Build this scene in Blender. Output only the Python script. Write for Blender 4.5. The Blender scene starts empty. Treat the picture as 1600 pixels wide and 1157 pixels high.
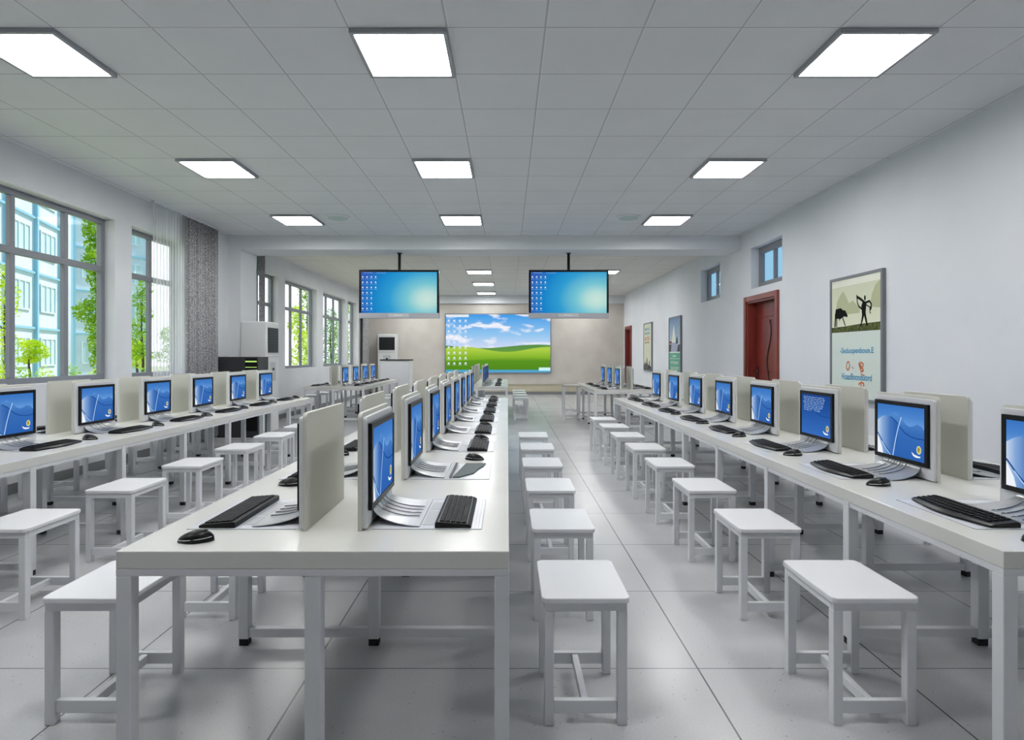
import bpy, bmesh, math, random
from mathutils import Vector, Matrix
PI = math.pi
random.seed(7)
C = bpy.context.scene.collection
S = bpy.context.scene

# ------------------------------------------------------------------ helpers
def lin(c):
    c /= 255.0
    return c / 12.92 if c <= 0.04045 else ((c + 0.055) / 1.055) ** 2.4
def rgb(r, g, b): return (lin(r), lin(g), lin(b), 1.0)

class MB:
    def __init__(s): s.v = []; s.f = []; s.m = []; s.uv = []
    def face(s, pts, mi=0, uv=None):
        n = len(s.v); s.v += [tuple(p) for p in pts]
        s.f.append(tuple(range(n, n + len(pts)))); s.m.append(mi); s.uv.append(uv)
    def grid(s, verts, faces, mi=0):
        n = len(s.v); s.v += [tuple(p) for p in verts]
        for f in faces: s.f.append(tuple(n + i for i in f)); s.m.append(mi); s.uv.append(None)
    def box(s, x0, x1, y0, y1, z0, z1, mi=0):
        v = [(x0,y0,z0),(x1,y0,z0),(x1,y1,z0),(x0,y1,z0),(x0,y0,z1),(x1,y0,z1),(x1,y1,z1),(x0,y1,z1)]
        s.grid(v, [(0,3,2,1),(4,5,6,7),(0,1,5,4),(1,2,6,5),(2,3,7,6),(3,0,4,7)], mi)
        return s
    def prism(s, outline, axis, a, b, mi=0):
        # outline: 2d points, extruded from a to b along axis (0,1,2)
        def P(p, t):
            return (t, p[0], p[1]) if axis == 0 else ((p[0], t, p[1]) if axis == 1 else (p[0], p[1], t))
        n = len(outline)
        v = [P(p, a) for p in outline] + [P(p, b) for p in outline]
        f = [tuple(range(n - 1, -1, -1)), tuple(range(n, 2 * n))]
        f += [(i, (i + 1) % n, n + (i + 1) % n, n + i) for i in range(n)]
        s.grid(v, f, mi); return s
    def tube(s, pts, r, n=8, mi=0, caps=True):
        pts = [Vector(p) for p in pts]; rings = []
        for i, p in enumerate(pts):
            t = (pts[min(i+1, len(pts)-1)] - pts[max(i-1, 0)]).normalized()
            up = Vector((0,0,1)) if abs(t.z) < .95 else Vector((1,0,0))
            a = t.cross(up).normalized(); b = a.cross(t)
            rr = r[i] if isinstance(r, (list, tuple)) else r
            rings.append([p + a*rr*math.cos(2*PI*k/n) + b*rr*math.sin(2*PI*k/n) for k in range(n)])
        v = [q for rg in rings for q in rg]; f = []
        for i in range(len(rings) - 1):
            for k in range(n):
                f.append((i*n+k, i*n+(k+1) % n, (i+1)*n+(k+1) % n, (i+1)*n+k))
        if caps: f.append(tuple(range(n-1, -1, -1))); f.append(tuple((len(rings)-1)*n+k for k in range(n)))
        s.grid(v, f, mi); return s
    def build(s, name, mats, parent=None, smooth=False, bevel=0, seg=2, loc=None):
        me = bpy.data.meshes.new(name)
        me.from_pydata(s.v, [], s.f)
        if not isinstance(mats, (list, tuple)): mats = [mats]
        for m in mats: me.materials.append(m)
        for p, mi in zip(me.polygons, s.m): p.material_index = mi
        if any(u for u in s.uv):
            ul = me.uv_layers.new(name='UVMap')
            for p, u in zip(me.polygons, s.uv):
                if u:
                    for li, q in zip(p.loop_indices, u): ul.data[li].uv = q
        bm = bmesh.new(); bm.from_mesh(me)
        bmesh.ops.recalc_face_normals(bm, faces=bm.faces) if not any(u for u in s.uv) else None
        bm.to_mesh(me); bm.free()
        if smooth:
            for p in me.polygons: p.use_smooth = True
        o = bpy.data.objects.new(name, me); C.objects.link(o)
        if parent: o.parent = parent
        if loc: o.location = loc
        if bevel:
            b = o.modifiers.new('edge', 'BEVEL'); b.width = bevel; b.segments = seg; b.limit_method = 'ANGLE'
            b.angle_limit = math.radians(40)
        return o

def rrect(x0, x1, y0, y1, r, n=5, corners=(1,1,1,1)):
    # counter clockwise from the lower left corner
    out = []
    cs = [(x0+r, y0+r, PI), (x1-r, y0+r, 1.5*PI), (x1-r, y1-r, 0), (x0+r, y1-r, .5*PI)]
    raw = [(x0,y0), (x1,y0), (x1,y1), (x0,y1)]
    for k, (cx, cy, a) in enumerate(cs):
        if corners[k]:
            for i in range(n + 1):
                t = a + .5*PI*i/n; out.append((cx + r*math.cos(t), cy + r*math.sin(t)))
        else: out.append(raw[k])
    return out

def tag(o, label=None, cat=None, group=None, kind=None):
    if label: o['label'] = label
    if cat: o['category'] = cat
    if group: o['group'] = group
    if kind: o['kind'] = kind
    return o
def empty(name, loc=(0,0,0), rz=0):
    o = bpy.data.objects.new(name, None); C.objects.link(o)
    o.location = loc; o.rotation_euler = (0,0,rz); o.empty_display_size = .1
    return o
def copy_tree(o, parent=None):
    c = o.copy(); C.objects.link(c)
    if parent: c.parent = parent
    for ch in [x for x in KIDS.get(o.name, [])]: copy_tree(ch, c)
    return c
KIDS = {}
def index_kids():
    KIDS.clear()
    for o in bpy.data.objects:
        if o.parent: KIDS.setdefault(o.parent.name, []).append(o)
def struct(name, mb, m, **k):
    o = mb.build(name, m, **k)
    if not k.get('parent'): o['kind'] = 'structure'
    return o

# ------------------------------------------------------------------ materials
def mat(name, col, rough=.5, metal=0, spec=.5, emit=None, estr=0, coat=0):
    m = bpy.data.materials.new(name); m.use_nodes = True
    b = m.node_tree.nodes['Principled BSDF']
    b.inputs['Base Color'].default_value = col; b.inputs['Roughness'].default_value = rough
    b.inputs['Metallic'].default_value = metal; b.inputs['Specular IOR Level'].default_value = spec
    b.inputs['Coat Weight'].default_value = coat
    if emit: b.inputs['Emission Color'].default_value = emit; b.inputs['Emission Strength'].default_value = estr
    return m
def N(m, t, **k):
    n = m.node_tree.nodes.new(t)
    for a, v in k.items(): setattr(n, a, v)
    return n
def L(m, a, b): m.node_tree.links.new(a, b)
def noisy(m, c1, c2, scale, detail=4, rough_amt=0, bump=0, stretch=None, lo=.35, hi=.65):
    """give a principled material a soft procedural variation in object space"""
    b = m.node_tree.nodes['Principled BSDF']
    tc = N(m, 'ShaderNodeTexCoord'); mp = N(m, 'ShaderNodeMapping'); L(m, tc.outputs['Object'], mp.inputs['Vector'])
    if stretch: mp.inputs['Scale'].default_value = stretch
    no = N(m, 'ShaderNodeTexNoise'); no.inputs['Scale'].default_value = scale; no.inputs['Detail'].default_value = detail
    L(m, mp.outputs['Vector'], no.inputs['Vector'])
    r = N(m, 'ShaderNodeValToRGB'); r.color_ramp.elements[0].position = lo; r.color_ramp.elements[1].position = hi
    r.color_ramp.elements[0].color = c1; r.color_ramp.elements[1].color = c2
    L(m, no.outputs['Fac'], r.inputs['Fac']); L(m, r.outputs['Color'], b.inputs['Base Color'])
    if bump:
        bp = N(m, 'ShaderNodeBump'); bp.inputs['Strength'].default_value = bump; bp.inputs['Distance'].default_value = .005
        L(m, no.outputs['Fac'], bp.inputs['Height']); L(m, bp.outputs['Normal'], b.inputs['Normal'])
    return m
def emis(name, col, s=1.0):
    m = bpy.data.materials.new(name); m.use_nodes = True; nt = m.node_tree; nt.nodes.clear()
    e = N(m, 'ShaderNodeEmission'); e.inputs['Color'].default_value = col; e.inputs['Strength'].default_value = s
    o = N(m, 'ShaderNodeOutputMaterial'); L(m, e.outputs[0], o.inputs[0]); return m
def grad(name, stops, axis='Y', s=1.0, emission=True):
    """UV gradient: picture content of a screen or a printed poster"""
    m = emis(name, (1,1,1,1), s)
    uv = N(m, 'ShaderNodeUVMap'); sp = N(m, 'ShaderNodeSeparateXYZ'); L(m, uv.outputs[0], sp.inputs[0])
    r = N(m, 'ShaderNodeValToRGB')
    while len(r.color_ramp.elements) < len(stops): r.color_ramp.elements.new(.5)
    for e, (p, c) in zip(r.color_ramp.elements, stops): e.position = p; e.color = c
    L(m, sp.outputs[axis], r.inputs['Fac'])
    if emission: L(m, r.outputs['Color'], m.node_tree.nodes['Emission'].inputs['Color'])
    else:
        b = N(m, 'ShaderNodeBsdfPrincipled'); b.inputs['Roughness'].default_value = .8; b.inputs['Specular IOR Level'].default_value = .15
        L(m, r.outputs['Color'], b.inputs['Base Color'])
        L(m, b.outputs[0], [n for n in m.node_tree.nodes if n.type == 'OUTPUT_MATERIAL'][0].inputs[0])
    return m

M = {}
M['wall'] = noisy(mat('wall_paint', rgb(226,229,233), .85), rgb(224,227,232), rgb(229,231,235), 1.5)
M['wall_rear'] = noisy(mat('beige_plaster', rgb(200,195,188), .9), rgb(196,190,182), rgb(204,199,192), 2.2, bump=.1)
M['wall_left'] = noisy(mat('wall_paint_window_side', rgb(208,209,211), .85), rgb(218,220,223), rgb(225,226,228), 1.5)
M['trimw'] = mat('white_trim', rgb(228,231,234), .7)
M['white_metal'] = mat('white_powder_coat', rgb(222,224,227), .4)
M['stool_seat'] = noisy(mat('white_laminate', rgb(236,237,240), .28), rgb(234,235,238), rgb(240,240,242), 3)
M['desk_top'] = noisy(mat('ivory_laminate', rgb(222,222,217), .22), rgb(219,219,213), rgb(225,225,221), 2)
M['housing'] = mat('beige_plastic', rgb(212,212,203), .45)
M['shell'] = mat('white_plastic', rgb(228,229,232), .3)
M['black'] = mat('black_gloss_plastic', rgb(10,10,11), .35, spec=.25)
M['blackm'] = mat('black_matte_rubber', rgb(20,20,22), .6)
M['key'] = mat('black_keys', rgb(28,29,31), .55, spec=.15)
M['silver'] = mat('brushed_silver', rgb(208,209,210), .28, metal=.6)
M['chrome'] = mat('chrome_wire', rgb(150,152,156), .15, metal=1)
M['greypad'] = mat('grey_pad', rgb(176,178,180), .35, metal=.3)
M['matw'] = mat('white_pad', rgb(232,234,240), .25)
M['flap'] = mat('dark_green_glass', rgb(62,74,74), .45, spec=.2)
M['win_frame'] = mat('grey_aluminium', rgb(122,125,132), .45)
M['tvgrey'] = mat('tv_silver', rgb(170,173,178), .4)
M['cabinet'] = mat('charcoal_metal', rgb(52,53,56), .45)
M['lamp_frame'] = mat('lamp_frame_grey', rgb(150,153,157), .5)
M['diffuser'] = emis('led_diffuser', (1.0,.995,.985,1), 26.5)
M['green_led'] = emis('green_led', rgb(190,235,120), 1.0)
M['acw'] = mat('ac_white', rgb(226,227,226), .4)
M['acgrey'] = mat('ac_trim', rgb(196,198,200), .4)
M['door'] = noisy(mat('red_mahogany', rgb(118,42,34), .3), rgb(104,34,28), rgb(128,48,40), 6, stretch=(1,1,.12))
M['door_frame'] = noisy(mat('mahogany_frame', rgb(124,50,42), .3), rgb(112,42,35), rgb(134,57,47), 6, stretch=(1,1,.12))
M['door_dark'] = mat('door_groove', rgb(40,14,12), .4)
M['speaker'] = mat('speaker_mesh', rgb(186,204,200), .6)
M['poster_frame'] = mat('poster_frame_grey', rgb(120,123,128), .4)
M['plinth'] = mat('skirting_grey', rgb(122,124,126), .4)
M['ochre'] = noisy(mat('ochre_wall_strip', rgb(196,188,164), .7), rgb(190,182,158), rgb(202,194,170), 3)

# grey speckled curtain
m = M['curtain'] = mat('grey_speckled_cloth', rgb(110,110,114), .9)
noisy(m, rgb(110,110,113), rgb(206,205,206), 110, detail=1, lo=.42, hi=.66)
# sheer
m = M['sheer'] = bpy.data.materials.new('sheer_voile'); m.use_nodes = True; m.node_tree.nodes.clear()
tr = N(m, 'ShaderNodeBsdfTransparent'); tl = N(m, 'ShaderNodeBsdfTranslucent'); df = N(m, 'ShaderNodeBsdfDiffuse')
tl.inputs['Color'].default_value = rgb(240,243,245); df.inputs['Color'].default_value = rgb(238,240,243)
a = N(m, 'ShaderNodeAddShader'); L(m, tl.outputs[0], a.inputs[0]); L(m, df.outputs[0], a.inputs[1])
mx = N(m, 'ShaderNodeMixShader'); mx.inputs[0].default_value = .3
L(m, tr.outputs[0], mx.inputs[1]); L(m, tl.outputs[0], mx.inputs[2])
mx2 = N(m, 'ShaderNodeMixShader'); mx2.inputs[0].default_value = .14
L(m, mx.outputs[0], mx2.inputs[1]); L(m, df.outputs[0], mx2.inputs[2])
o = N(m, 'ShaderNodeOutputMaterial'); L(m, mx2.outputs[0], o.inputs[0])
# window glass
m = M['glass'] = bpy.data.materials.new('window_glass'); m.use_nodes = True; m.node_tree.nodes.clear()
tr = N(m, 'ShaderNodeBsdfTransparent'); tr.inputs['Color'].default_value = (.97,.99,.99,1)
gl = N(m, 'ShaderNodeBsdfGlossy'); gl.inputs['Roughness'].default_value = .02
lw = N(m, 'ShaderNodeLayerWeight'); lw.inputs['Blend'].default_value = .5
pw = N(m, 'ShaderNodeMath', operation='POWER'); L(m, lw.outputs['Facing'], pw.inputs[0]); pw.inputs[1].default_value = 5
fr = N(m, 'ShaderNodeMath', operation='MULTIPLY_ADD'); L(m, pw.outputs[0], fr.inputs[0]); fr.inputs[1].default_value = .3; fr.inputs[2].default_value = .002
mx = N(m, 'ShaderNodeMixShader'); L(m, fr.outputs[0], mx.inputs[0]); L(m, tr.outputs[0], mx.inputs[1]); L(m, gl.outputs[0], mx.inputs[2])
o = N(m, 'ShaderNodeOutputMaterial'); L(m, mx.outputs[0], o.inputs[0])

def grid_mask(m, vec, sx, sy, ox, oy, wx, wy):
    """1 on joint lines of a sx by sy grid"""
    sp = N(m, 'ShaderNodeSeparateXYZ'); L(m, vec, sp.inputs[0]); res = []
    for ax, s_, o_, w_ in (('X', sx, ox, wx), ('Y', sy, oy, wy)):
        a1 = N(m, 'ShaderNodeMath', operation='SUBTRACT'); L(m, sp.outputs[ax], a1.inputs[0]); a1.inputs[1].default_value = o_
        a2 = N(m, 'ShaderNodeMath', operation='PINGPONG'); L(m, a1.outputs[0], a2.inputs[0]); a2.inputs[1].default_value = s_/2
        a3 = N(m, 'ShaderNodeMath', operation='LESS_THAN'); L(m, a2.outputs[0], a3.inputs[0]); a3.inputs[1].default_value = w_/2
        res.append(a3)
    mxm = N(m, 'ShaderNodeMath', operation='MAXIMUM'); L(m, res[0].outputs[0], mxm.inputs[0]); L(m, res[1].outputs[0], mxm.inputs[1])
    return mxm.outputs[0]
def mixc(m, fac, ca, cb):
    x = N(m, 'ShaderNodeMix', data_type='RGBA'); L(m, fac, x.inputs[0])
    for i, c in ((6, ca), (7, cb)):
        if isinstance(c, tuple): x.inputs[i].default_value = c
        else: L(m, c, x.inputs[i])
    return x.outputs[2]

# floor: 0.8 m grey polished tiles with pits
m = M['floor'] = mat('polished_tile', rgb(190,192,195), .16)
b = m.node_tree.nodes['Principled BSDF']
geo = N(m, 'ShaderNodeNewGeometry')
msk = grid_mask(m, geo.outputs['Position'], .8, .8, -.01, 2.44, .007, .005)
n1 = N(m, 'ShaderNodeTexNoise'); n1.inputs['Scale'].default_value = 1.3; n1.inputs['Detail'].default_value = 6
L(m, geo.outputs['Position'], n1.inputs['Vector'])
r1 = N(m, 'ShaderNodeValToRGB'); r1.color_ramp.elements[0].position = .3; r1.color_ramp.elements[1].position = .7
r1.color_ramp.elements[0].color = rgb(183,184,186); r1.color_ramp.elements[1].color = rgb(195,196,198)
L(m, n1.outputs['Fac'], r1.inputs['Fac'])
v1 = N(m, 'ShaderNodeTexVoronoi'); v1.inputs['Scale'].default_value = 22; L(m, geo.outputs['Position'], v1.inputs['Vector'])
n2 = N(m, 'ShaderNodeTexNoise'); n2.inputs['Scale'].default_value = 150; n2.inputs['Detail'].default_value = 2; L(m, geo.outputs['Position'], n2.inputs['Vector'])
lt = N(m, 'ShaderNodeMath', operation='LESS_THAN'); L(m, v1.outputs['Distance'], lt.inputs[0]); lt.inputs[1].default_value = .075
gr = N(m, 'ShaderNodeMapRange'); L(m, n2.outputs['Fac'], gr.inputs[0]); gr.inputs[1].default_value = .3; gr.inputs[2].default_value = .7; gr.inputs[3].default_value = .93; gr.inputs[4].default_value = 1.05
vm = N(m, 'ShaderNodeVectorMath', operation='SCALE'); L(m, r1.outputs['Color'], vm.inputs[0]); L(m, gr.outputs[0], vm.inputs['Scale'])
c1 = mixc(m, lt.outputs[0], vm.outputs[0], rgb(150,151,153))
c2 = mixc(m, msk, c1, rgb(92,93,95)); L(m, c2, b.inputs['Base Color'])
mr = N(m, 'ShaderNodeMapRange'); L(m, n1.outputs['Fac'], mr.inputs[0]); mr.inputs[3].default_value = .2; mr.inputs[4].default_value = .3
L(m, mr.outputs[0], b.inputs['Roughness'])

# ceiling: 0.6 m tiles with dark joints and a bevel highlight painted as a pale line
def ceil_mat(name, ca, cb, stretch):
    m = mat(name, ca, .85); b = m.node_tree.nodes['Principled BSDF']; geo = N(m, 'ShaderNodeNewGeometry')
    msk = grid_mask(m, geo.outputs['Position'], .6, .592, -.37, 3.58, .012, .012)
    msk2 = grid_mask(m, geo.outputs['Position'], .6, .592, -.37 + .009, 3.58 + .009, .009, .009)
    mp = N(m, 'ShaderNodeMapping'); mp.inputs['Scale'].default_value = stretch; L(m, geo.outputs['Position'], mp.inputs['Vector'])
    n1 = N(m, 'ShaderNodeTexNoise'); n1.inputs['Scale'].default_value = 2; n1.inputs['Detail'].default_value = 5; L(m, mp.outputs[0], n1.inputs['Vector'])
    r = N(m, 'ShaderNodeValToRGB'); r.color_ramp.elements[0].position = .35; r.color_ramp.elements[1].position = .65
    r.color_ramp.elements[0].color = ca; r.color_ramp.elements[1].color = cb; L(m, n1.outputs['Fac'], r.inputs['Fac'])
    c1 = mixc(m, msk2, r.outputs['Color'], rgb(240,241,242)); c2 = mixc(m, msk, c1, rgb(186,188,190)); L(m, c2, b.inputs['Base Color'])
    return m
M['ceil'] = ceil_mat('ceiling_tile', rgb(226,228,230), rgb(230,232,234), (1,1,1))
M['ceil_rear'] = ceil_mat('ceiling_tile_rear', rgb(220,217,211), rgb(229,227,222), (.4,5,1))

# ------------------------------------------------------------------ camera
H = 1.3; HC = 3.3; F = 918.0
cam = bpy.data.cameras.new('camera'); co = bpy.data.objects.new('camera', cam); C.objects.link(co)
co.location = (0,0,H); co.rotation_euler = (PI/2,0,0); cam.sensor_width = 36; cam.lens = 36*F/1600
cam.shift_x = 7/1600; cam.shift_y = -22.5/1600; cam.clip_start = .05; cam.clip_end = 500
S.camera = co
def inframe(pts, margin=0):
    for x, y, z in pts:
        if y > .3:
            px = 793 + F*x/y; py = 556 - F*(z-H)/y
            if -margin < px < 1600+margin and -margin < py < 1157+margin: return True
    return False

# ------------------------------------------------------------------ room shell
XL, XR, YB, YF, TW = -4.65, 3.88, 19.6, -2.5, .22
def wall_cells(x0, x1, ya, yb, za, zb, holes):
    ys = sorted({ya, yb} | {h[0] for h in holes} | {h[1] for h in holes})
    zs = sorted({za, zb} | {h[2] for h in holes} | {h[3] for h in holes})
    mb = MB()
    for i in range(len(ys)-1):
        for j in range(len(zs)-1):
            cy, cz = (ys[i]+ys[i+1])/2, (zs[j]+zs[j+1])/2
            if any(h[0] < cy < h[1] and h[2] < cz < h[3] for h in holes): continue
            mb.box(x0, x1, ys[i], ys[i+1], zs[j], zs[j+1])
    return mb
left_w = [(4.2,6.96), (7.27,8.45), (10.95,11.92), (12.29,14.32), (14.82,16.87), (17.12,18.1)]
SZ, TZ = 1.02, 2.91
struct('wall_left', wall_cells(XL-TW, XL, YF, YB+TW, -.3, HC+.2, [(a,b_,SZ,TZ) for a, b_ in left_w]), M['wall_left'])
DOORS = [(8.47, 9.5, 0, 2.16), (18.42, 19.2, 0, 2.16)]
right_w = [(8.3, 9.36, 2.36, 3.01), (10.73, 11.79, 2.36, 3.01)]
struct('wall_right', wall_cells(XR, XR+TW, YF, YB+TW, -.3, HC+.2, DOORS + right_w), M['wall'])
struct('wall_back', MB().box(XL, XR, YB, YB+TW, .34, HC+.2), M['wall_rear'])
struct('trim_4', MB().box(XL, XR, YB+.03, YB+TW, -.1, .34), M['ochre'])  # lower strip of the back wall, yellower and slightly darker
struct('wall_front', MB().box(XL, XR, YF-TW, YF, -.3, HC+.2), mat('front_bounce_grey', rgb(178,180,184), .85))  # unseen wall; its grey is set for the light it bounces back
struct('floor', MB().box(XL-TW, XR+TW, YF-TW, YB+TW, -.3, 0), M['floor'])
struct('ceiling', MB().box(XL-TW, XR+TW, YF-TW, 10.1, HC, HC+.25).box(XL-TW, XR+TW, 10.1, YB+TW, HC, HC+.25, 1), [M['ceil'], M['ceil_rear']])
struct('trim_1', MB().box(XL, XR, 9.77, 10.4, 3.067, HC), M['trimw'])              # cross beam
struct('trim_2', MB().box(XL, -4.44, 9.77, 10.4, 0, 3.067), M['trimw'])            # pillar by the windows
struct('trim_3', MB().box(XL, XR, YB-.12, YB, 3.03, HC), M['trimw'], bevel=.01)    # cornice
struct('baseboard_left', MB().box(XL, XL+.015, YF, YB, 0, .1), M['plinth'])
bb = MB()
for a, b_ in ((YF, 8.4), (9.57, 18.35), (19.27, YB)): bb.box(XR-.015, XR, a, b_, 0, .1)
struct('baseboard_right', bb, M['plinth'])
struct('baseboard_back', MB().box(XL+.015, XR-.015, YB-.015, YB, 0, .1), M['plinth'])
struct('ground', MB().box(-80, XL-TW-.02, -20, 90, -.5, -.35), noisy(mat('lawn', rgb(150,160,120), .9), rgb(140,152,110), rgb(176,182,144), .6), )

# windows
wn = [0]
def window(side, ya, yb, za, zb, mull, trans):
    wn[0] += 1
    w = empty('window_%d' % wn[0], (0,0,0)); w['kind'] = 'structure'
    sg = -1 if side == 'l' else 1
    xp = XL if side == 'l' else XR
    xa, xb = sorted((xp + sg*.12, xp + sg*.18)); t = .06 if side == 'l' else .1
    f = MB(); f.box(xa, xb, ya, yb, za, za+t); f.box(xa, xb, ya, yb, zb-t, zb)
    f.box(xa, xb, ya, ya+t, za+t, zb-t); f.box(xa, xb, yb-t, yb, za+t, zb-t)
    fr = f.build('window_frame', M['win_frame'], w, bevel=.006)
    for ym in mull: MB().box(xa+.006, xb-.006, ym-.03, ym+.03, za+t, zb-t).build('mullion', M['win_frame'], w, bevel=.005)
    for zt in trans: MB().box(xa+.003, xb-.003, ya+t, yb-t, zt-.035, zt+.035).build('transom', M['win_frame'], w, bevel=.005)
    MB().box(xp+sg*.148, xp+sg*.152, ya+t, yb-t, za+t, zb-t).build('pane', M['glass'], w)
window('l', 4.2, 6.96, SZ, TZ, [4.98, 5.67, 6.36], [2.32])
window('l', 7.27, 8.45, SZ, TZ, [7.86], [2.32])
window('l', 10.95, 11.92, SZ, TZ, [11.45], [2.32])
window('l', 12.29, 14.32, SZ, TZ, [12.97, 13.62], [2.32])
window('l', 14.82, 16.87, SZ, TZ, [15.5, 16.17], [2.32])
window('l', 17.12, 18.1, SZ, TZ, [17.6], [2.32])
window('r', 8.3, 9.36, 2.36, 3.01, [8.83], [])
window('r', 10.73, 11.79, 2.36, 3.01, [11.26], [])

# doors
def door(n, ya, yb, zt):
    d = empty('door_%d' % n, (XR, (ya+yb)/2, 0)); d['kind'] = 'structure'
    w = (yb-ya)/2; t = .085
    f = MB(); f.box(-.035, .0, -w-t, -w, 0, zt+t); f.box(-.035, .0, w, w+t, 0, zt+t); f.box(-.03, .0, -w, w, zt, zt+t)
    f.build('architrave', M['door_frame'], d, bevel=.008)
    j = MB(); j.box(.0, TW, -w, -w+.025, 0, zt); j.box(0, TW, w-.025, w, 0, zt); j.box(0, TW, -w+.025, w-.025, zt-.025, zt)
    j.build('jamb', M['door_frame'], d)
    lf = MB(); lf.box(.13, .17, -w+.025, w-.025, .005, zt-.025)
    leaf = lf.build('door_leaf', M['door'], d, bevel=.004)
    p = MB(); a = w-.14
    for z0, z1 in ((.14, 1.02), (1.06, 1.86)):
        p.box(.122, .13, -a, a, z0, z1)
    p.box(.12,.13,-w+.04,w-.04,1.9,1.94)
    p.build('raised_panel', M['door'], leaf, bevel=.004)
    pts = [(.119, .07*math.sin(z*6.6)+.0, z) for z in [.2 + i*.05 for i in range(34)]]
    MB().tube(pts, .011, 6).build('wavy_groove', M['door_dark'], leaf)
    hd = MB(); hd.box(.11, .13, w-.12, w-.07, .92, 1.12); hd.tube([(.12, w-.095, 1.05), (.07, w-.095, 1.05), (.068, w-.2, 1.045)], .011, 8)
    hd.build('door_handle', M['chrome'], leaf, smooth=False, bevel=.003)
for i, (a, b_, _, zt) in enumerate(DOORS): door(i+1, a, b_, zt)

# ------------------------------------------------------------------ curtains
def curtain_mb(x, ya, yb, z0, z1, amp, waves, n=160, rows=2, flat=1.0):
    mb = MB(); v = []; f = []
    for j in range(rows+1):
        z = z0 + (z1-z0)*j/rows
        for i in range(n+1):
            t = i/n; y = ya + (yb-ya)*t
            a = amp*(1 - .35*j/rows)
            v.append((x + a*math.sin(2*PI*waves*t + .7*math.sin(9*t)) + .3*a*math.sin(2*PI*waves*2.3*t + j*.4), y, z))
    for j in range(rows):
        for i in range(n): q = j*(n+1)+i; f.append((q, q+1, q+n+2, q+n+1))
    mb.grid(v, f); return mb
def curtain(name, m, label, x, ya, yb, z0, z1, amp, waves, group=None, solid=0):
    r = empty(name, (x, (ya+yb)/2, z0)); mb = curtain_mb(0, ya-(ya+yb)/2, yb-(ya+yb)/2, 0, z1-z0-.02, amp, waves)
    o = mb.build('cloth', m, r, smooth=True)
    if solid: sm = o.modifiers.new('thick', 'SOLIDIFY'); sm.thickness = solid
    MB().box(-.02, .02, -(yb-ya)/2, (yb-ya)/2, z1-z0-.025, z1-z0-.001).build('track', M['trimw'], r)
    tag(r, label, 'curtain', group)
curtain('sheer_curtain', M['sheer'], 'white see-through voile curtain hanging over the second window', -4.56, 7.55, 8.32, .06, HC, .022, 11)
curtain('window_curtain', M['curtain'], 'wide grey speckled curtain beside the voile and before the white pillar', -4.57, 8.33, 9.28, .04, HC, .03, 9, solid=.004)
curtain('window_curtain', M['curtain'], 'narrow grey speckled curtain strip above and behind the tall air conditioner', -4.57, 10.79, 11.06, .04, HC, .025, 3, solid=.004)
curtain('window_curtain', M['curtain'], 'grey speckled curtain in the far corner by the back wall', -4.55, 18.45, 19.2, .04, 2.98, .035, 7, solid=.004)

# ------------------------------------------------------------------ ceiling fixtures
def light_proto():
    r = empty('ceiling_light'); f = MB(); h = .3; w = .025; g = .294
    f.box(-h, h, -g-.002, -g+w, -.03, 0); f.box(-h, h, g-w, g+.002, -.03, 0)
    f.box(-h, -h+w, -g+w, g-w, -.03, 0); f.box(h-w, h, -g+w, g-w, -.03, 0)
    f.build('frame', M['lamp_frame'], r, bevel=.003)
    MB().box(-h+w, h-w, -g+w, g-w, -.016, -.01).build('diffuser', M['diffuser'], r)
    return r
lp = light_proto(); index_kids()
ORD = ['first','second','third','fourth','fifth','sixth','seventh','eighth','ninth']
first = True
rows = [(1.508, None), (3.876, 'nearest'), (6.244, 'middle'), (8.612, 'third')] + [(13.94, 'r1'), (16.31, 'r2'), (18.68, 'r3')]  # row above the camera is unseen, added to light the near end
cols = [(-3.07, 'window side'), (-.67, 'middle'), (2.33, 'door side')]
seen_lamps = 0
for y, nm in rows:
    for x, cn in cols:
        if first: o = lp; first = False
        else: o = copy_tree(lp)
        o.location = (x, y, HC)
        col = {'window side': 'window-side column', 'middle': 'middle column', 'door side': 'door-side column'}[cn]
        if nm is None: lb = 'added unseen LED ceiling panel %s the camera, %s' % ('above' if y > 0 else 'behind', col)
        elif nm[0] == 'r': lb = 'square LED ceiling panel %s beyond the beam, %s' % ({'r1':'first','r2':'second','r3':'third'}[nm], col)
        else: lb = 'square LED ceiling panel before the beam, %s, %s from the camera' % (col, {'nearest':'first','middle':'second','third':'third'}[nm])
        tag(o, lb, 'ceiling light', 'square LED ceiling panels')
for x, lb in ((-2.44, 'round ceiling speaker with pale green grille near the window-side lights'), (1.74, 'round white ceiling speaker between the middle and door-side lights')):
    r = empty('ceiling_speaker', (x, 8.45, HC)); n = 40
    MB().tube([(0,0,0), (0,0,-.02), (0,0,-.024)], [.175,.172,.16], n).build('rim', M['trimw'], r)
    MB().tube([(0,0,-.02), (0,0,-.028)], [.15,.14], n).build('grille', M['speaker'], r)
    tag(r, lb, 'speaker', 'ceiling speakers')

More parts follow.
